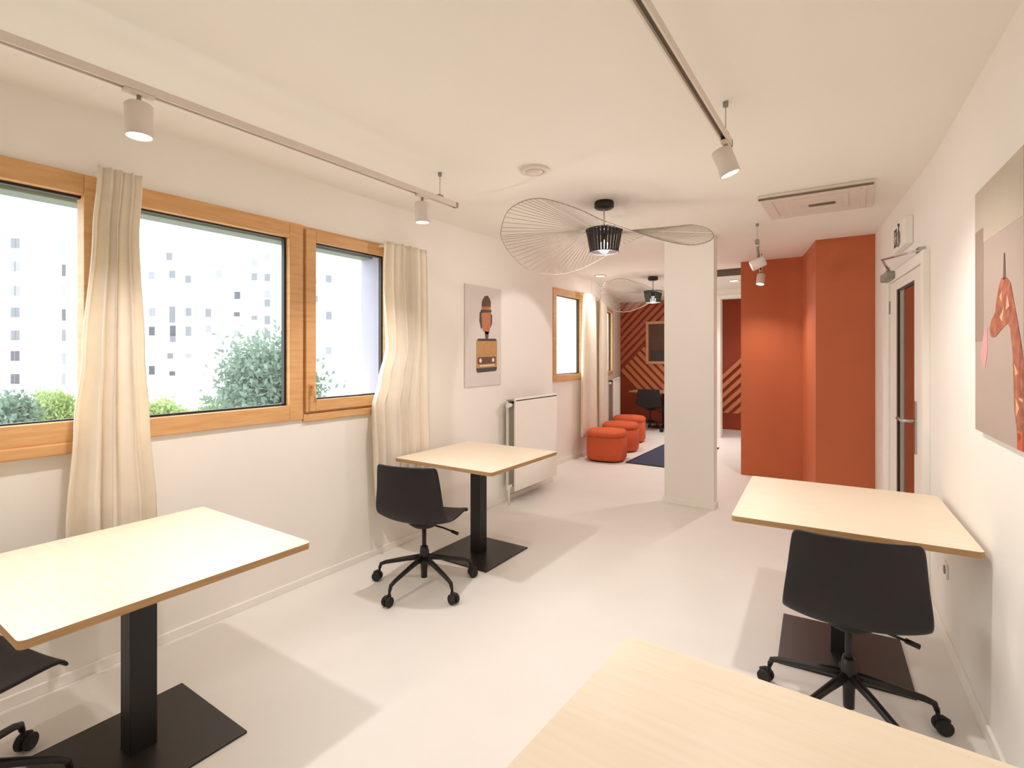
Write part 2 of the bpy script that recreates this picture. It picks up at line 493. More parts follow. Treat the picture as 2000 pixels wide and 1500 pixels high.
# ------------------------------------------------------------------ ceiling fittings
def track(name, x, y0, y1, label, x1=None, zt=2.48, drops=()):
    """suspended lighting track: rail with groove, wires and ceiling cups"""
    x1 = x if x1 is None else x1
    t = thing(name, label, 'track', ((x + x1) / 2, (y0 + y1) / 2, zt), 0, 'suspended lighting tracks')
    L = math.hypot(x1 - x, y1 - y0); t.rotation_euler = (0, 0, math.atan2(y1 - y0, x1 - x) - PI / 2)
    bm = bmesh.new()
    bx(bm, -0.017, -0.010, -L / 2, L / 2, -0.016, 0.016); bx(bm, 0.010, 0.017, -L / 2, L / 2, -0.016, 0.016)
    bx(bm, -0.010, 0.010, -L / 2, L / 2, 0.008, 0.016)
    obj('rail', bm, 'spot_white', t)
    boxo('groove', -0.010, 0.010, -L / 2 + 0.01, L / 2 - 0.01, 0.0, 0.008, 'grille_dark', t)
    for s in (-1, 1):
        boxo('end_cap', -0.018, 0.018, s * L / 2 - 0.012, s * L / 2 + 0.012, -0.017, 0.017, 'grey_metal', t, 0.002)
    for f in drops:
        yy = f - (y0 + y1) / 2
        bm = bmesh.new(); tube(bm, [(0, yy, 0.02), (0, yy, CEIL - zt)], 0.0018, 6)
        bx(bm, -0.012, 0.012, yy - 0.02, yy + 0.02, 0.014, 0.03)
        w = obj('wire', bm, 'grey_metal', t)
        bm = bmesh.new(); lathe(bm, [(0.0, CEIL - zt - 0.022), (0.012, CEIL - zt - 0.022), (0.012, CEIL - zt), (0.0, CEIL - zt)], 0, yy, 16)
        obj('ceiling_cup', bm, 'grey_metal', w)
    return t
track('lighting_track', -2.2, -1.6, 2.62, 'white track hung by wires along the window side', drops=(-0.8, 2.47))
track('lighting_track', -0.5, -1.6, 2.56, 'white track hung by wires above the wall with the giraffe picture', drops=(-0.8, 2.5))
track('lighting_track', -0.728, 4.93, 6.85, 'short white track hung by wires before the orange niche', x1=-0.965, drops=(4.98, 6.5))

def spot(x, y, z, aim, label, power, size=100, zt=2.464, blend=0.6, lens_s=None):
    """track spot: adapter, yoke, drum, lens and its own lamp; aim is a direction"""
    t = thing('track_spotlight', label, 'spotlight', (x, y, zt), 0, 'white drum spotlights on the tracks')
    bm = bmesh.new(); bx(bm, -0.014, 0.014, -0.05, 0.05, -0.012, 0.0); obj('adapter', bm, 'spot_white', t, 0.002)
    bm = bmesh.new(); tube(bm, [(0, 0, -0.01), (0, 0, z + 0.04 - zt)], 0.008, 8); obj('stem', bm, 'grey_metal', t)
    q = Vector((0, 0, -1)).rotation_difference(Vector(aim).normalized())
    bm = bmesh.new()
    lathe(bm, [(0.0, 0.062), (0.038, 0.062), (0.045, 0.055), (0.045, -0.06), (0.040, -0.06), (0.040, -0.045), (0.0, -0.045)], n=32)
    d = obj('drum', bm, 'spot_white', t); d.location = (0, 0, z - zt); d.rotation_mode = 'QUATERNION'; d.rotation_quaternion = q
    bm = bmesh.new(); lathe(bm, [(0.0, -0.054), (0.039, -0.054), (0.039, -0.050), (0.0, -0.050)], n=32)
    obj('lens', bm, 'lens_glow', d)
    ld = bpy.data.lights.new('spot_lamp', 'SPOT'); ld.energy = power; ld.color = WARM; ld.spot_size = math.radians(size)
    ld.spot_blend = blend; ld.shadow_soft_size = 0.035
    lo = link('spot_lamp', ld, d); lo.location = (0, 0, -0.066)
    return t
S = SPOT_W
spot(-2.2, 0.82, 2.36, (0.03, 0.0, -1), 'white drum spotlight above the pale table beside the gathered curtain', S * 0.9, 130)
spot(-2.2, 2.31, 2.36, (0.0, 0.03, -1), 'white drum spotlight above the black chair at the window', S * 0.95, 130)
spot(-2.2, -0.7, 2.36, (0.1, 0.1, -1), 'white drum spotlight at the rear of the window track', S * 0.6, 130)
spot(-0.5, 2.50, 2.375, (0.34, 0.12, -1), 'white drum spotlight tilted towards the giraffe picture', S * 0.98, 125)
spot(-0.5, 1.0, 2.375, (-0.1, 0.05, -1), 'white drum spotlight above the empty foreground table', S * 0.1, 130)
spot(-0.5, -0.7, 2.375, (-0.1, 0.2, -1), 'white drum spotlight at the rear of the picture-side track', S * 0.35, 130)
spot(-0.735, 5.02, 2.305, (-2.2, -0.42, -1.0), 'white drum spotlight by the pillar turned to the window wall', S * 0.9, 44, blend=0.2)
spot(-0.925, 6.53, 2.36, (-0.1, -0.25, -1), 'white drum spotlight close to the orange niche', S * 1.15, 140, blend=1.0)

def round_vent(x, y, r, label):
    t = thing('ceiling_vent', label, 'vent', (x, y, CEIL))
    bm = bmesh.new(); lathe(bm, [(r * 0.62, -0.002), (r * 0.62, -0.016), (r * 0.95, -0.016), (r, -0.008), (r, 0.0)], n=40); obj('rim', bm, 'spot_white', t)
    bm = bmesh.new(); lathe(bm, [(0, -0.024), (r * 0.5, -0.022), (r * 0.58, -0.014), (r * 0.5, -0.004), (0, -0.002)], n=40); obj('disc', bm, 'spot_white', t)
    bm = bmesh.new(); lathe(bm, [(r * 0.3, -0.002), (r * 0.63, -0.002)], n=40); obj('throat', bm, 'grille_dark', t)
round_vent(-1.67, 2.75, 0.092, 'round white ceiling vent before the wire lamp')

t = thing('air_conditioner', 'white square cassette air conditioner set in the ceiling', 'air conditioner', (-0.255, 4.46, CEIL))
bm = bmesh.new(); bx(bm, -0.35, 0.35, -0.34, 0.34, -0.028, 0.0); obj('panel', bm, 'spot_white', t, 0.006)
bm = bmesh.new(); bx(bm, -0.2, 0.2, -0.2, 0.2, -0.034, -0.028); g = obj('intake_grille', bm, 'spot_white', t, 0.003)
for k in range(9):
    boxo('grille_slot', -0.17, 0.17, -0.17 + k * 0.04, -0.155 + k * 0.04, -0.0355, -0.034, 'spot_white', g)
boxo('brand_plate', -0.05, 0.12, -0.02, 0.03, -0.04, -0.0355, 'grille_dark', t)
boxo('air_flap', -0.345, 0.345, -0.345, -0.325, -0.036, -0.026, 'grille_dark', t)
for (a0, a1, b0, b1) in ((-0.27, 0.27, 0.26, 0.29), (-0.30, -0.27, -0.24, 0.24), (0.27, 0.30, -0.24, 0.24), (-0.27, 0.27, -0.29, -0.26)):
    boxo('air_flap', a0, a1, b0, b1, -0.033, -0.027, 'spot_white', t)

def linear_grille(x, y, L, label):
    t = thing('ceiling_grille', label, 'grille', (x, y, CEIL), 0, 'slot grilles in the lounge ceiling')
    bm = bmesh.new(); bx(bm, -L / 2, L / 2, -0.30, 0.30, -0.006, 0.0); obj('backing', bm, 'grille_dark', t)
    for k in range(7):
        boxo('blade', -L / 2, L / 2, -0.27 + k * 0.08, -0.24 + k * 0.08, -0.02, -0.006, 'grille_dark', t)
linear_grille(-1.5, 7.7, 0.6, 'dark slot grille in the lounge ceiling behind the pillar')

def downlight(x, y, label, p):
    t = thing('downlight', label, 'downlight', (x, y, CEIL), 0, 'downlights in the lounge ceiling')
    bm = bmesh.new(); lathe(bm, [(0.06, -0.012), (0.085, -0.012), (0.09, 0.0)], n=32); obj('bezel', bm, 'spot_white', t, solid=0.002)
    bm = bmesh.new(); lathe(bm, [(0.0, -0.010), (0.06, -0.010), (0.06, -0.001), (0.0, -0.001)], n=32); obj('lens', bm, 'lens_glow', t)
    ld = bpy.data.lights.new('down_lamp', 'SPOT'); ld.energy = p; ld.color = WARM; ld.spot_size = math.radians(92); ld.spot_blend = 0.8; ld.shadow_soft_size = 0.06
    lo = link('down_lamp', ld, t); lo.location = (0, 0, -0.02)
downlight(-3.12, 6.98, 'glowing round downlight by the lounge windows', 60)
downlight(-2.5, 9.4, 'added downlight, out of view, before the slatted mural', 75)  # extra lamp added to light the mural end, hidden by the pillar
downlight(-1.6, 8.6, 'added fill downlight behind the pillar', 60)  # extra lamp added to lift the lounge light
downlight(-1.7, 10.4, 'added fill downlight beyond the lounge doorway', 30)  # extra lamp added to brighten the space past the doorway

# ------------------------------------------------------------------ wire brim pendant lamps
RIGHT = Vector((math.cos(YAW), math.sin(YAW), 0)); FWD = Vector((-math.sin(YAW), math.cos(YAW), 0))
def catmull(P, n):
    out = []; N = len(P)
    for i in range(N):
        p0, p1, p2, p3 = P[(i - 1) % N], P[i], P[(i + 1) % N], P[(i + 2) % N]
        for k in range(n):
            t = k / n
            out.append(0.5 * ((2 * p1) + (-p0 + p2) * t + (2 * p0 - 5 * p1 + 4 * p2 - p3) * t * t + (-p0 + 3 * p1 - 3 * p2 + p3) * t ** 3))
    return out
# brim control points: sideways, depth, height relative to the shade's upper ring
BRIM = [(-0.777, 0, -0.01),
        (-0.731, -0.12, 0.099),
        (-0.631, -0.25, 0.138),
        (-0.511, -0.35, 0.133),
        (-0.388, -0.42, 0.088),
        (-0.234, -0.45, 0.025),
        (-0.083, -0.44, -0.043),
        (0.083, -0.4, -0.089),
        (0.261, -0.33, -0.125),
        (0.451, -0.24, -0.147),
        (0.628, -0.14, -0.141),
        (0.774, -0.05, -0.092),
        (0.824, 0, -0.036),
        (0.798, 0.06, 0.027),
        (0.699, 0.14, 0.074),
        (0.555, 0.24, 0.074),
        (0.416, 0.32, 0.047),
        (0.303, 0.37, 0.001),
        (0.165, 0.41, -0.069),
        (-0.008, 0.43, -0.168),
        (-0.177, 0.42, -0.242),
        (-0.358, 0.36, -0.278),
        (-0.555, 0.27, -0.254),
        (-0.697, 0.14, -0.16),
        (-0.765, 0.05, -0.07)]
def pendant(loc, label, shade_mat, power):
    t = thing('pendant_lamp', label, 'lamp', loc, 0, 'pendant lamps with wide wire brims')
    ZT = -0.215      # upper ring below the ceiling
    bm = bmesh.new(); lathe(bm, [(0, -0.055), (0.06, -0.055), (0.073, -0.045), (0.073, -0.012), (0.066, 0.0), (0, 0)], n=32); obj('ceiling_canopy', bm, 'lamp_black', t)
    bm = bmesh.new(); tube(bm, [(0, 0, -0.05), (0, 0, ZT - 0.02)], 0.006, 8); obj('rod', bm, 'spot_white' if shade_mat == 'lamp_black' else 'grey_metal', t)
    RT, RB, HS = 0.135, 0.105, 0.165
    bm = bmesh.new()
    tube(bm, [(RT * math.cos(a * PI / 24), RT * math.sin(a * PI / 24), ZT) for a in range(48)], 0.006, 6, ring_closed=True)
    obj('shade_ring', bm, shade_mat, t); bm = bmesh.new()
    tube(bm, [(RB * math.cos(a * PI / 24), RB * math.sin(a * PI / 24), ZT - HS) for a in range(48)], 0.005, 6, ring_closed=True)
    sh = obj('shade_ring', bm, shade_mat, t)
    for k in range(3):
        a = k * 2 * PI / 3; bm = bmesh.new()
        tube(bm, [(0, 0, ZT - 0.01), (RT * math.cos(a), RT * math.sin(a), ZT)], 0.004, 6); obj('spoke', bm, shade_mat, t)
    bm = bmesh.new(); lathe(bm, [(0, ZT - 0.012), (0.122, ZT - 0.012), (0.122, ZT - 0.006), (0, ZT - 0.006)], n=24); obj('light_stop', bm, shade_mat, t)  # disc added inside the shade to keep bulb light off the ceiling
    NS = 30
    for k in range(NS):
        a = 2 * PI * k / NS; h = 2 * PI / NS * 0.40
        bm = bmesh.new()
        v = [(RT * math.cos(a - h), RT * math.sin(a - h), ZT), (RT * math.cos(a + h), RT * math.sin(a + h), ZT),
             (RB * math.cos(a + h), RB * math.sin(a + h), ZT - HS), (RB * math.cos(a - h), RB * math.sin(a - h), ZT - HS)]
        bm.faces.new([bm.verts.new(p) for p in v])
        obj('shade_strip', bm, shade_mat, t, solid=0.002)
    bm = bmesh.new(); lathe(bm, [(0, ZT - 0.02), (0.022, ZT - 0.025), (0.022, ZT - 0.075), (0, ZT - 0.08)], n=16); obj('bulb_socket', bm, shade_mat, t)
    bm = bmesh.new(); lathe(bm, [(0, ZT - 0.175), (0.022, ZT - 0.170), (0.038, ZT - 0.150), (0.042, ZT - 0.13), (0.034, ZT - 0.105), (0.018, ZT - 0.085), (0.016, ZT - 0.072), (0, ZT - 0.07)], n=24)
    obj('bulb', bm, 'bulb_glow', t)
    C = [RIGHT * a + FWD * b + Vector((0, 0, ZT + c)) for a, b, c in BRIM]
    ring = catmull(C, 8)
    bm = bmesh.new(); tube(bm, ring, 0.0035, 6, ring_closed=True); obj('brim_hoop', bm, 'strand', t)
    N = len(ring); K = 96
    for k in range(K):
        p = ring[int(k * N / K) % N]
        ang = math.atan2(p.y, p.x)
        q = Vector((RT * math.cos(ang), RT * math.sin(ang), ZT))
        bm = bmesh.new(); tube(bm, [q, p], 0.0019, 4); obj('strand', bm, 'strand', t)
    ld = bpy.data.lights.new('bulb_lamp', 'POINT'); ld.energy = power; ld.color = WARM; ld.shadow_soft_size = 0.05
    lo = link('bulb_lamp', ld, t); lo.location = (0, 0, ZT - 0.22)
    return t
pendant((-1.587, 3.623, CEIL), 'black pendant lamp with a wide wire brim in the table room', 'lamp_black', 17)
pendant((-2.52, 7.53, CEIL), 'dark green pendant lamp with a wire brim in the lounge', 'lamp_green', 16)

# ------------------------------------------------------------------ tables
def table(loc, rotz, label, sx=0.88, sy=0.88):
    t = thing('table', label, 'table', loc, rotz, 'square pale tables on black pedestals')
    bm = bmesh.new()
    rr = 0.02; poly = []
    for cx, cy, a0 in ((1, 1, 0), (-1, 1, 90), (-1, -1, 180), (1, -1, 270)):
        for k in range(5):
            a = math.radians(a0 + 22.5 * k)
            poly.append((cx * (sx / 2 - rr) + rr * math.cos(a), cy * (sy / 2 - rr) + rr * math.sin(a)))
    prism(bm, poly, lambda a, b, tt: (a, b, tt), 0.715, 0.74)
    bmesh.ops.recalc_face_normals(bm, faces=bm.faces)
    bm.normal_update()
    for f in bm.faces:
        f.material_index = 0 if abs(f.normal.z) > 0.5 else 1
    obj('table_top', bm, ['laminate', 'ply_edge'], t)
    boxo('column', -0.045, 0.045, -0.045, 0.045, 0.008, 0.705, 'black_steel', t, 0.004)
    boxo('base_plate', -0.27, 0.27, -0.27, 0.27, 0.0, 0.01, 'plate_steel', t, 0.002)
    bm = bmesh.new(); bx(bm, -0.2, 0.2, -0.02, 0.02, 0.705, 0.715); bx(bm, -0.02, 0.02, -0.2, 0.2, 0.705, 0.715); obj('top_bracket', bm, 'black_steel', t)
    return t
table((-2.28, 0.85, 0), 0, 'square pale table beside the gathered curtain under the wide window')
table((-2.39, 3.12, 0), 0, 'square pale table beside the radiator and the bird poster')
table((-0.07, 3.09, 0), math.radians(3.2), 'square pale table by the wall below the giraffe picture, chair pushed under', 0.905, 0.93)
table((-0.088, 0.878, 0), math.radians(-2.5), 'empty square pale table in the foreground, no chair at it', 0.89, 0.89)
table((-3.3, 10.6, 0), 0, 'small pale table against the slatted orange mural', 1.3, 0.7)

# ------------------------------------------------------------------ chairs
def chair(loc, rotz, spin, label):
    """five-star swivel chair; local +y is where the sitter looks"""
    t = thing('swivel_chair', label, 'chair', loc, rotz, 'black shell swivel chairs')
    prof = [(0.235, 0.425, 0.41), (0.225, 0.447, 0.43), (0.19, 0.455, 0.445), (0.10, 0.447, 0.465), (0.0, 0.438, 0.475), (-0.09, 0.436, 0.48), (-0.15, 0.447, 0.485),
            (-0.19, 0.475, 0.485), (-0.212, 0.52, 0.48), (-0.225, 0.58, 0.468), (-0.236, 0.65, 0.45), (-0.247, 0.72, 0.438), (-0.257, 0.785, 0.424), (-0.261, 0.812, 0.414), (-0.263, 0.822, 0.385)]
    nu = 16
    bm = bmesh.new(); rows = []
    for i, (y, z, w) in enumerate(prof):
        f = i / (len(prof) - 1)
        row = []
        for k in range(nu + 1):
            s = -1 + 2 * k / nu
            rise = 0.05 * abs(s) ** 2.6 * max(0, 1 - abs(f - 0.36) * 2.2)   # raised bucket sides
            fwd = 0.04 * abs(s) ** 2.2 * max(0.0, min(1, (f - 0.40) * 3.0))  # back wraps forward
            row.append(bm.verts.new((s * w / 2, y + fwd, z + rise * (0.6 if f < 0.4 else 1.0))))
        rows.append(row)
    for a, b in zip(rows, rows[1:]):
        for k in range(nu):
            fc = bm.faces.new((a[k], a[k + 1], b[k + 1], b[k])); fc.smooth = True
    obj('seat_shell', bm, 'black_plastic', t, solid=0.012, sub=1)
    bm = bmesh.new(); lathe(bm, [(0, 0.385), (0.07, 0.388), (0.1, 0.41), (0.11, 0.432), (0, 0.432)], n=24); obj('seat_mount', bm, 'black_plastic', t)
    bm = bmesh.new(); tube(bm, [(0, 0, 0.2), (0, 0, 0.4)], 0.014, 12); obj('gas_stem', bm, 'chrome' if False else 'black_steel', t)
    bm = bmesh.new(); lathe(bm, [(0, 0.055), (0.02, 0.055), (0.022, 0.14), (0.034, 0.15), (0.03, 0.20), (0.024, 0.255), (0.016, 0.258), (0, 0.258)], n=20); obj('hub', bm, 'black_steel', t)
    bm = bmesh.new(); tube(bm, [(0.05, 0.0, 0.40), (0.13, 0.01, 0.385), (0.2, 0.015, 0.365)], 0.006, 8); tube(bm, [(0.19, 0.014, 0.368), (0.235, 0.016, 0.354)], 0.011, 8); obj('lever', bm, 'black_steel', t)
    for k in range(5):
        a = spin - rotz + k * 2 * PI / 5
        ca, sa = math.cos(a), math.sin(a)
        P = lambda r, z, o=0.0: (r * ca - o * sa, r * sa + o * ca, z)
        bm = bmesh.new(); tube(bm, [P(0.02, 0.185), P(0.12, 0.165), P(0.27, 0.128), P(0.304, 0.114), P(0.314, 0.085)], [0.019, 0.016, 0.013, 0.012, 0.010], 10)
        leg = obj('leg', bm, 'black_steel', t)
        bm = bmesh.new()
        for o in (-0.016, 0.016):
            prof_w = [(0.0, -0.011), (0.026, -0.011), (0.03, -0.006), (0.03, 0.006), (0.026, 0.011), (0.0, 0.011)]
            rings = []
            # wheel axis is across the leg
            cx = P(0.332, 0.031, o)
            n = 20
            ax = Vector((-sa, ca, 0)); rad = Vector((ca, sa, 0)); up = Vector((0, 0, 1))
            for (r, d) in prof_w:
                if r == 0: rings.append([bm.verts.new(Vector(cx) + ax * d)])
                else: rings.append([bm.verts.new(Vector(cx) + ax * d + (rad * math.cos(2 * PI * j / n) + up * math.sin(2 * PI * j / n)) * r) for j in range(n)])
            for A_, B_ in zip(rings, rings[1:]):
                for j in range(n):
                    if len(A_) == 1: bm.faces.new((A_[0], B_[j], B_[(j + 1) % n]))
                    elif len(B_) == 1: bm.faces.new((A_[j], B_[0], A_[(j + 1) % n]))
                    else: bm.faces.new((A_[j], B_[j], B_[(j + 1) % n], A_[(j + 1) % n]))
        tube(bm, [P(0.314, 0.1), P(0.317, 0.055)], 0.008, 8)
        tube(bm, [P(0.309, 0.056), P(0.332, 0.064), P(0.355, 0.05)], 0.009, 8)
        obj('caster', bm, 'black_rubber', leg)
    return t
chair((-2.34, 2.475, 0), math.radians(15), math.radians(57), 'black swivel chair at the table beside the radiator')
chair((-0.03, 2.53, 0), math.radians(6), math.radians(21), 'black swivel chair seen from behind, tucked under the table below the giraffe picture')
chair((-2.40, 0.36, 0), math.radians(11), math.radians(60), 'black swivel chair pushed under the table beside the gathered curtain')
chair((-3.42, 10.05, 0), math.radians(10), math.radians(40), 'black swivel chair before the slatted orange mural')

# ------------------------------------------------------------------ curtains
def curtain(label, rows, x, folds, amp, origin=None, rot=0.0, phase=0.0, head=0.03, group='long cream curtains'):
    """rows: (z, y0, y1) from top to bottom; cloth hangs in folds about the plane x"""
    t = thing('curtain', label, 'curtain', origin or (0, 0, 0), rot, group)
    nv, nu = 40, 90
    zs = [r[0] for r in rows]
    def edge(z, idx):
        for a, b in zip(rows, rows[1:]):
            if a[0] >= z >= b[0]:
                f = (a[0] - z) / (a[0] - b[0]); f = f * f * (3 - 2 * f)
                return a[idx] * (1 - f) + b[idx] * f
        return rows[-1][idx]
    rnd = random.Random(int(phase * 100) + folds)
    ph = [rnd.uniform(-0.8, 0.8) for _ in range(6)]
    bm = bmesh.new(); G = []
    for i in range(nv + 1):
        z = zs[0] + (zs[-1] - zs[0]) * i / nv
        g = i / nv
        y0, y1 = edge(z, 1), edge(z, 2)
        row = []
        for k in range(nu + 1):
            s = k / nu
            a = amp * (0.55 + 0.45 * min(1, g * 3))
            wob = 2 * PI * folds * (s + 0.03 * math.sin(2 * PI * s * 2 + ph[0]) * (0.4 + g)) + phase + 0.5 * math.sin(g * 3 + ph[1])
            dx = a * (math.sin(wob) * (0.75 + 0.25 * math.sin(5 * s + ph[2] + g * 2)) + 0.25 * math.sin(2.3 * wob + ph[3] * 3) * (1 - g * 0.5))
            row.append(bm.verts.new((x + dx, y0 + (y1 - y0) * s + 0.006 * math.sin(wob * 2), z)))
        G.append(row)
    for a, b in zip(G, G[1:]):
        for k in range(nu):
            f = bm.faces.new((a[k], a[k + 1], b[k + 1], b[k])); f.smooth = True
    obj('cloth', bm, 'curtain', t, solid=0.003)
    y0, y1 = rows[0][1], rows[0][2]
    bm = bmesh.new(); tube(bm, [(x - 0.055, y0 + 0.01, zs[0] - 0.03), (x - 0.055, y1 - 0.01, zs[0] - 0.03)], 0.007, 8)
    for yy in (y0 + 0.03, y1 - 0.03):
        tube(bm, [(x - 0.02, yy, zs[0] - 0.03), (x - 0.085, yy, zs[0] - 0.03)], 0.006, 6)
    obj('rod', bm, 'white_trim', t)
    return t
curtain('cream curtain gathered between the two wide window panes', [(2.36, 0.905, 1.075), (2.05, 0.885, 1.06), (1.5, 0.845, 1.085), (1.19, 0.815, 1.105), (0.73, 0.785, 1.135), (0.32, 0.77, 1.15)], -2.875, 4, 0.042, phase=0.7)
curtain('cream curtain at the end of the window before the bird poster', [(2.335, 2.63, 3.07), (2.1, 2.62, 3.08), (1.55, 2.655, 3.08), (1.30, 2.58, 3.08), (1.12, 2.515, 3.08), (0.7, 2.53, 3.08), (0.35, 2.55, 3.08)], -2.885, 5, 0.046, phase=2.1)
curtain('cream curtain hanging beside the narrow lounge window', [(2.40, 6.78, 7.22), (1.2, 6.77, 7.24), (0.30, 6.75, 7.25)], -3.31, 4, 0.03, phase=1.2)
ct = curtain('cream curtain on the angled lounge wall behind the orange ottomans', [(2.40, 0.28, 0.95), (1.2, 0.28, 0.96), (0.30, 0.26, 0.97)], 0.09, 5, 0.03, origin=(XF, 7.3, 0), rot=math.atan2(3.7, -1.02) - PI / 2, phase=0.3)

# ------------------------------------------------------------------ radiators
def radiator(label, loc, rotz, L=0.84):
    """flat double-panel radiator; local y along the wall, x off the wall"""
    t = thing('radiator', label, 'radiator', loc, rotz, 'white panel radiators')
    z0, z1 = 0.13, 1.06
    boxo('front_panel', 0.145, 0.165, 0, L, z0, z1, 'radiator', t, 0.006)
    boxo('back_panel', 0.05, 0.07, 0, L, z0, z1 - 0.03, 'radiator', t, 0.006)
    bm = bmesh.new()
    for k in range(30):
        y = 0.03 + (L - 0.06) * k / 29
        bx(bm, 0.07, 0.145, y - 0.003, y + 0.003, z0 + 0.04, z1 - 0.06)
    f = obj('convector_fins', bm, 'radiator_fin', t); f['kind'] = 'stuff'
    bm = bmesh.new()
    bx(bm, 0.05, 0.165, 0.01, L - 0.01, z1 - 0.03, z1 - 0.02)
    obj('top_grille', bm, 'radiator_fin', t)
    for y in (0.1, L - 0.1):
        boxo('bracket', 0.0, 0.05, y - 0.015, y + 0.015, z0 + 0.1, z1 - 0.1, 'radiator_fin', t)
    bm = bmesh.new(); tube(bm, [(0.105, 0.04, z0 + 0.05), (0.105, -0.03, z0 + 0.05)], 0.014, 10); tube(bm, [(0.105, -0.03, z0 + 0.05), (0.105, -0.03, 0.0)], 0.01, 8)
    obj('supply_pipe', bm, 'radiator', t)
    bm = bmesh.new(); tube(bm, [(0.105, 0.04, z1 - 0.07), (0.105, -0.05, z1 - 0.07)], [0.018, 0.024], 12); obj('valve', bm, 'radiator', t)
radiator('white panel radiator on the wall beside the bird poster', (XL + 0.003, 4.30, 0), 0, 0.86)
dv = Vector((-1.02, 3.7, 0)).normalized()
radiator('white panel radiator under the window near the slatted mural', (XF + dv.x * 1.35, 7.3 + dv.y * 1.35, 0), math.atan2(3.7, -1.02) - PI / 2, 0.95)

# ------------------------------------------------------------------ pictures
def flat(parent, nm, polys, fn, t0, t1, m):
    bm = bmesh.new()
    for p in polys: prism(bm, p, fn, t0, t1)
    return obj(nm, bm, m, parent)
def circle(cy, cz, r, n=18, ry=None):
    return [(cy + (ry or r) * math.cos(2 * PI * k / n), cz + r * math.sin(2 * PI * k / n)) for k in range(n)]

t = thing('poster', 'grey poster of a bird perched on an old radio by the radiator', 'poster', (XL + 0.002, 3.985, 1.195))
bm = bmesh.new(); bx(bm, 0.0, 0.012, -0.287, 0.287, 0, 0.955); obj('sheet', bm, 'canvas_grey', t, 0.002)
PF = lambda a, b, tt: (tt, a - 3.985, b - 1.195)
flat(t, 'bird_body', [[(3.93, 1.905), (4.092, 1.915), (4.112, 1.862), (4.098, 1.79), (4.06, 1.70), (4.02, 1.69), (3.965, 1.73), (3.93, 1.79), (3.915, 1.85)]], PF, 0.012, 0.0135, 'print_copper')
flat(t, 'bird_head', [[(3.945, 1.955), (4.092, 1.965), (4.095, 2.005), (4.075, 2.045), (4.04, 2.07), (3.995, 2.06), (3.965, 2.03), (3.948, 2.0)]], PF, 0.012, 0.0135, 'print_brown')
flat(t, 'bird_throat', [[(3.948, 1.925), (4.09, 1.93), (4.092, 1.965), (3.945, 1.955)]], PF, 0.012, 0.013, 'print_copper')
flat(t, 'bird_collar', [[(3.925, 1.895), (4.1, 1.91), (4.102, 1.935), (3.93, 1.925)]], PF, 0.0135, 0.0142, 'print_dark')
flat(t, 'bird_wing', [[(3.915, 1.9), (3.935, 1.9), (3.955, 1.76), (3.935, 1.74), (3.908, 1.82)], [(4.092, 1.90), (4.115, 1.88), (4.112, 1.80), (4.09, 1.76)]], PF, 0.0135, 0.0142, 'print_dark')
flat(t, 'bird_legs', [[(3.995, 1.72), (4.06, 1.72), (4.05, 1.64), (4.005, 1.64)]], PF, 0.012, 0.0135, 'print_brown')
flat(t, 'radio_case', [[(3.86, 1.36), (3.875, 1.335), (4.18, 1.35), (4.198, 1.37), (4.198, 1.635), (4.185, 1.65), (3.88, 1.645), (3.862, 1.63)]], PF, 0.012, 0.0135, 'print_tan')
flat(t, 'radio_trim', [[(3.885, 1.625), (4.18, 1.632), (4.18, 1.655), (3.885, 1.648)], [(3.86, 1.35), (3.88, 1.325), (4.18, 1.335), (4.195, 1.36), (4.195, 1.375), (3.862, 1.368)]], PF, 0.0135, 0.0142, 'print_dark')
flat(t, 'radio_dial_panel', [[(3.88, 1.405), (4.175, 1.412), (4.175, 1.478), (3.88, 1.472)]], PF, 0.0135, 0.0142, 'print_brown')
flat(t, 'radio_knob', [circle(3.925, 1.44, 0.02), circle(4.13, 1.445, 0.02)], PF, 0.0142, 0.015, 'print_pale')
flat(t, 'radio_scale', [[(3.915, 1.383), (4.15, 1.39), (4.15, 1.40), (3.915, 1.395)]], PF, 0.0142, 0.015, 'print_pale')

# giraffe picture on the right wall: local a = y along the wall
ra = math.atan2(-0.05, 1.0)
t = thing('picture', 'glossy picture of an orange giraffe on the right wall', 'picture', (0.43 + 0.05 * (2.626 - 2.5), 2.5, 1.197), -ra * -1)
t.rotation_euler = (0, 0, math.atan2(0.05, 1.0))
GF = lambda a, b, tt: (-tt, a - 2.5, b - 1.197)
flat(t, 'panel', [[(2.205, 1.197), (2.79, 1.197), (2.79, 2.147), (2.205, 2.147)]], GF, 0.001, 0.025, 'canvas_warm')
flat(t, 'painted_wall', [[(2.665, 1.99), (2.79, 1.99), (2.79, 1.55), (2.665, 1.55)]], GF, 0.025, 0.0255, 'canvas_brown')
flat(t, 'painted_ceiling', [[(2.205, 1.93), (2.665, 1.93), (2.665, 1.99), (2.79, 1.99), (2.79, 2.147), (2.205, 2.147)]], GF, 0.025, 0.0255, 'canvas_light')
flat(t, 'giraffe_neck', [[(2.355, 1.60), (2.312, 1.70), (2.268, 1.62), (2.232, 1.55), (2.206, 1.487), (2.206, 1.20), (2.262, 1.198), (2.266, 1.26), (2.292, 1.322), (2.307, 1.503), (2.334, 1.588)]], GF, 0.0255, 0.0262, 'print_giraffe')
flat(t, 'giraffe_head', [[(2.312, 1.70), (2.355, 1.606), (2.424, 1.588), (2.503, 1.562), (2.555, 1.562), (2.581, 1.597), (2.548, 1.628), (2.503, 1.652), (2.49, 1.69), (2.459, 1.74), (2.43, 1.765), (2.37, 1.758), (2.33, 1.735)]], GF, 0.0255, 0.0262, 'print_giraffe')
flat(t, 'giraffe_horn', [[(2.385, 1.755), (2.412, 1.755), (2.405, 1.845), (2.392, 1.845)]], GF, 0.0255, 0.0262, 'print_brown')
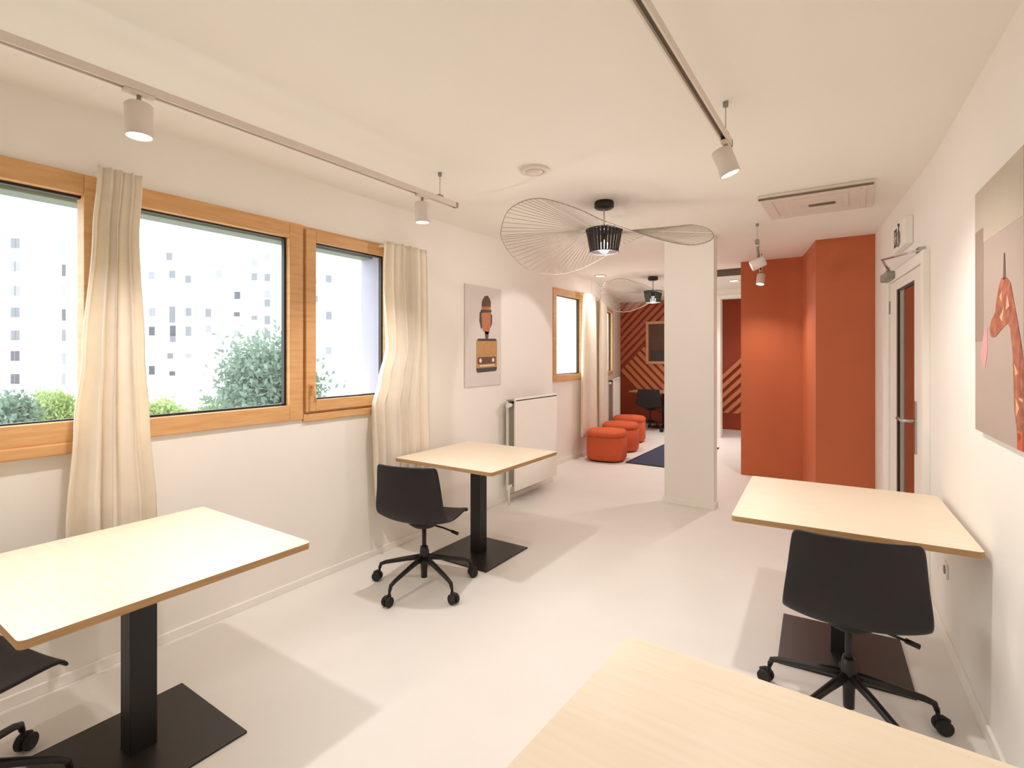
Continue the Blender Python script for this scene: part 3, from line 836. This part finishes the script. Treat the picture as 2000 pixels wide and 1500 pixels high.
for pm in [[(2.40, 1.66), (2.45, 1.63), (2.42, 1.612)], [(2.34, 1.66), (2.365, 1.70), (2.38, 1.65)], [(2.42, 1.72), (2.45, 1.70), (2.425, 1.68)], [(2.25, 1.44), (2.29, 1.47), (2.28, 1.43)], [(2.24, 1.33), (2.275, 1.36), (2.27, 1.30)], [(2.206, 1.352), (2.24, 1.356), (2.24, 1.364), (2.206, 1.36)], [(2.22, 1.24), (2.255, 1.26), (2.25, 1.22)]]:
    flat(t, 'giraffe_marking', [pm], GF, 0.0262, 0.0268, 'print_cream')
flat(t, 'pink_smear', [[(2.71, 1.484), (2.66, 1.575), (2.612, 1.60), (2.605, 1.52), (2.64, 1.446)]], GF, 0.0255, 0.0260, 'print_pink')
flat(t, 'orange_garment', [[(2.206, 1.199), (2.262, 1.198), (2.255, 1.25), (2.206, 1.26)]], GF, 0.0263, 0.0268, 'ottoman_fabric')

t = thing('framed_picture', 'cream framed dark picture hung on the slatted mural', 'picture', (-3.52, 10.962, 1.29))
bm = bmesh.new(); bx(bm, -0.3, -0.24, -0.03, 0, 0, 0.92); bx(bm, 0.24, 0.3, -0.03, 0, 0, 0.92); bx(bm, -0.24, 0.24, -0.03, 0, 0, 0.06); bx(bm, -0.24, 0.24, -0.03, 0, 0.86, 0.92)
obj('frame', bm, 'print_cream', t, 0.004)
boxo('image', -0.24, 0.24, -0.012, 0, 0.06, 0.86, 'print_brown', t)
boxo('dark_figure', -0.2, 0.1, -0.015, -0.012, 0.06, 0.3, 'print_dark', t)

# ------------------------------------------------------------------ ottomans and rug
def ottoman(x, y, r, h, label):
    t = thing('ottoman', label, 'ottoman', (x, y, 0.0), 0.2, 'round-edged orange ottomans in the lounge')
    bm = bmesh.new(); lathe(bm, [(0, 0.02), (r * 0.93, 0.02), (r * 0.99, 0.05), (r, h * 0.4), (r * 0.985, h * 0.80), (0, h * 0.80)], n=40, squarish=0.7); obj('body', bm, 'ottoman_fabric', t)
    bm = bmesh.new(); lathe(bm, [(0, h * 0.80), (r * 0.97, h * 0.81), (r * 1.0, h * 0.86), (r * 0.98, h * 0.93), (r * 0.9, h * 0.985), (r * 0.6, h * 1.02), (0, h * 1.03)], n=40, squarish=0.7); obj('cushion', bm, 'ottoman_fabric', t)
    bm = bmesh.new(); lathe(bm, [(0, 0.0), (r * 0.85, 0.0), (r * 0.85, 0.02), (0, 0.02)], n=32, squarish=0.7); obj('foot', bm, 'black_plastic', t)
ottoman(-2.98, 6.90, 0.275, 0.43, 'orange ottoman closest to the radiator, beside the blue rug')
ottoman(-3.10, 7.72, 0.275, 0.43, 'middle orange ottoman of the row under the lounge curtains')
ottoman(-3.30, 8.60, 0.275, 0.43, 'orange ottoman of the row closest to the slatted mural')
t = thing('rug', 'dark blue rug on the lounge floor behind the pillar', 'rug', (-2.15, 7.75, 0))
bm = bmesh.new(); bx(bm, -0.5, 0.30, -0.93, 0.93, 0, 0.012); obj('pile', bm, 'rug', t, 0.004)
bm = bmesh.new()
for (a0, a1, b0, b1) in ((-0.515, -0.5, -0.945, 0.945), (0.30, 0.315, -0.945, 0.945), (-0.5, 0.30, -0.945, -0.93), (-0.5, 0.30, 0.93, 0.945)): bx(bm, a0, a1, b0, b1, 0, 0.013)
obj('border', bm, 'black_rubber', t)

# ------------------------------------------------------------------ small wall fittings
def on_door_wall(o, s, z):
    p = Vector((DA[0], DA[1], 0)) + dd.normalized() * s
    o.location = (p.x, p.y, z); o.rotation_euler = (0, 0, math.atan2(dd.y, dd.x)); return o
t = on_door_wall(thing('emergency_light', 'small white emergency light with an arrow sign above the door', 'sign'), 0.70, 2.25)
boxo('housing', -0.2, 0.2, 0, 0.05, 0, 0.19, 'white_trim', t, 0.008)
bm = bmesh.new(); bx(bm, 0.06, 0.16, 0.05, 0.052, 0.03, 0.16); obj('pictogram', bm, 'print_dark', t)
bm = bmesh.new()
bx(bm, 0.075, 0.145, 0.052, 0.053, 0.09, 0.10); bx(bm, 0.10, 0.12, 0.052, 0.053, 0.05, 0.14); obj('running_mark', bm, 'print_pale', t)
bm = bmesh.new(); tube(bm, [(-0.03, 0.055, 0.17), (-0.06, 0.06, 0.1), (-0.05, 0.055, 0.04), (0.0, 0.055, 0.02)], 0.008, 8); obj('arrow', bm, 'grey_metal', t)
t = on_door_wall(thing('light_switch', 'small grey push button beside the glazed door', 'switch'), 1.36, 1.84)
boxo('plate', -0.03, 0.03, 0, 0.008, 0, 0.06, 'white_trim', t, 0.003); boxo('rocker', -0.012, 0.012, 0.008, 0.014, 0.018, 0.042, 'grey_metal', t, 0.002)
t = thing('wall_socket', 'grey power socket low on the wall behind the table', 'socket', (0.43 - 0.05 * (3.49 - 2.626), 3.49, 0.34), math.atan2(0.05, 1.0))
boxo('plate', -0.01, 0, -0.04, 0.04, 0, 0.08, 'white_trim', t, 0.003); bm = bmesh.new(); tube(bm, [(-0.01, 0, 0.04), (-0.014, 0, 0.04)], 0.022, 16); obj('insert', bm, 'grey_metal', t)

# ------------------------------------------------------------------ outside
GZ = -6.0
bm = bmesh.new(); bx(bm, -160, -3.8, -60, 160, GZ - 0.3, GZ)
struct(obj('ground', bm, 'neutral_lawn'), 'lawn below the windows, toned neutral for its bounce light')
def at(u, v, d):
    r, w = (u - 1000) / 1010.0, (692 - v) / 1010.0
    p = RIGHT * (r * d) + FWD * d
    return Vector((p.x, p.y, 1.5 + w * d))
def building(label, x0, x1, dist, roof, wins):
    """facade square to the view across the garden; x0..x1 metres sideways, dist metres off"""
    p = FWD * dist
    t = thing('apartment_building', label, 'building', (p.x, p.y, GZ), YAW, 'white apartment blocks across the garden')
    bm = bmesh.new(); bx(bm, x0, x1, 0, 14, 0, roof - GZ); obj('walls', bm, 'render_white', t)
    bm = bmesh.new(); bx(bm, x0 - 0.2, x1 + 0.2, -0.2, 14.2, roof - GZ, roof - GZ + 0.4); obj('parapet', bm, 'render_white', t)
    for (x, z, w, h, m) in wins:
        f = boxo('window', x - w / 2, x + w / 2, -0.06, 0.0, z - GZ - h / 2, z - GZ + h / 2, m, t)
        if w > 0.8: boxo('glazing_strip', x - 0.05, x + 0.05, -0.09, -0.06, z - GZ - h / 2, z - GZ + h / 2, 'far_window_mid', f)
    return t
DM = {'d': 'far_window', 'm': 'far_window_mid', 'p': 'far_window_pale'}
d = 62.0
wl = []
for v, k in ((475, 'm'), (520, 'p'), (568, 'p'), (610, 'm'), (655, 'm'), (695, 'd'), (740, 'd')):
    wl.append(((30 - 1000) / 1010 * d, 1.5 + (692 - v) / 1010 * d, 1.05, 1.2, DM[k]))
for v, k in ((485, 'p'), (528, 'd'), (570, 'p'), (615, 'd'), (655, 'm'), (700, 'p'), (740, 'p')):
    wl.append(((125 - 1000) / 1010 * d, 1.5 + (692 - v) / 1010 * d, 0.45, 1.4, DM[k]))
bl = building('white apartment block with a low roof structure, seen through the wide pane', -64, -50.8, d, 16.6, wl)
bm = bmesh.new(); bx(bm, -58.5, -55.5, 2, 5, 16.6 - GZ + 0.4, 17.2 - GZ + 0.4); bx(bm, -55.2, -54.6, 1, 2, 16.0 - GZ, 17.6 - GZ); obj('roof_structure', bm, 'far_window_pale', bl)
d = 70.0
Z2 = [(945, 145, 'm', 1), (845, 250, 'p', 1), (962, 245, 'm', 1), (1050, 272, 'm', 1), (1222, 245, 'p', 1), (1420, 180, 'p', 1), (1420, 258, 'm', 1), (1492, 145, 'p', 1), (1492, 262, 'm', 1),
      (1325, 362, 'd', 1), (850, 455, 'p', 1.1), (962, 470, 'm', 2.2), (1052, 455, 'm', 1.1), (1163, 460, 'm', 1.1), (1322, 468, 'd', 0.6), (1420, 487, 'm', 0.6), (1492, 355, 'p', 1), (1492, 405, 'm', 1),
      (1492, 500, 'm', 1.2), (848, 562, 'd', 1.2), (965, 560, 'd', 1.4), (965, 603, 'm', 1.0), (1052, 562, 'm', 1.3), (1163, 550, 'p', 1), (1322, 575, 'p', 0.8), (1420, 610, 'm', 0.8), (1492, 580, 'm', 1),
      (950, 700, 'm', 0.8), (848, 780, 'd', 1.2), (962, 798, 'd', 0.6), (1322, 665, 'm', 0.9), (1052, 700, 'p', 0.6), (1758, 382, 'm', 0.8), (1835, 270, 'm', 1.0), (1835, 475, 'm', 1.1), (1835, 670, 'p', 1.0), (1758, 280, 'p', 0.8)]
wr = []
for (a, b, k, hh) in Z2:
    wr.append((((a / 2.857) - 1000) / 1010 * d, 1.5 + (692 - (b / 2.857 + 450)) / 1010 * d, 0.78, hh, DM[k]))
building('long white apartment block with scattered dark windows behind the leafy tree', -50.2, -16, d, 15.8, wr)

def plant(name, label, cat, base, centre, rx, ry, rz, n, leaf, m, group=None, trunk=0.12, seed=1):
    t = thing(name, label, cat, base, 0, group)
    rnd = random.Random(seed)
    me = bpy.data.meshes.new('foliage'); V, F = [], []
    clumps = []
    for k in range(26):
        a, b = rnd.uniform(0, 2 * PI), math.acos(rnd.uniform(-0.85, 1))
        q = rnd.uniform(0.45, 0.8)
        clumps.append(Vector((rx * q * math.cos(a) * math.sin(b), ry * q * math.sin(a) * math.sin(b), rz * q * math.cos(b))))
    off = Vector(centre) - Vector(base)
    for k in range(n):
        c = rnd.choice(clumps)
        p = c + Vector((rnd.gauss(0, 1) * rx, rnd.gauss(0, 1) * ry, rnd.gauss(0, 1) * rz)) * 0.19 + off
        u = Vector((rnd.gauss(0, 1), rnd.gauss(0, 1), rnd.gauss(0, 1))).normalized()
        w = u.orthogonal().normalized()
        s = leaf * rnd.uniform(0.6, 1.3)
        i = len(V)
        V += [p - u * s, p + w * s * 0.45, p + u * s, p - w * s * 0.45]
        F.append((i, i + 1, i + 2, i + 3))
    me.from_pydata([tuple(v) for v in V], [], F); me.materials.append(MATS[m])
    o = link('foliage', me, t); o['kind'] = 'stuff'
    bm = bmesh.new()
    tube(bm, [(0, 0, 0), off * 0.55, off], [trunk, trunk * 0.8, trunk * 0.4], 8)
    for k in range(6):
        tube(bm, [off * 0.55, off * 0.75 + clumps[k] * 0.4, off + clumps[k]], [trunk * 0.5, trunk * 0.35, trunk * 0.1], 6)
    obj('trunk', bm, 'bark', t)
    return t
c = at(520, 770, 20)
plant('tree', 'leafy grey-green tree outside the wide window pane', 'tree', (c.x, c.y, GZ), (c.x, c.y, -0.75), 2.2, 2.2, 3.0, 9000, 0.13, 'leaf_green', 'trees and shrubs in the garden', 0.16, 3)
k = 0
for (u, vtop, dd_, r, m, lab) in ((15, 772, 30, 1.7, 'leaf_green', 'dark green shrub at the end of the garden hedge'), (100, 768, 46, 2.2, 'leaf_lime', 'lime green shrub beside the dark green shrub'),
                                 (215, 775, 46, 2.2, 'leaf_lime', 'lime green shrub behind the gathered curtain'), (325, 780, 40, 1.9, 'leaf_lime', 'lime green shrub between the curtain and the tree'),
                                 (410, 790, 46, 1.9, 'leaf_lime', 'lime green shrub at the foot of the tree'), (-60, 775, 36, 2.6, 'leaf_lime', 'lime green shrub at the far end of the hedge')):
    k += 1
    c = at(u, vtop, dd_)
    hgt = c.z - GZ
    plant('shrub', lab, 'shrub', (c.x, c.y, GZ), (c.x, c.y, GZ + hgt * 0.55), r, r, hgt * 0.5, 3500, 0.2, m, 'trees and shrubs in the garden', 0.08, 20 + k)
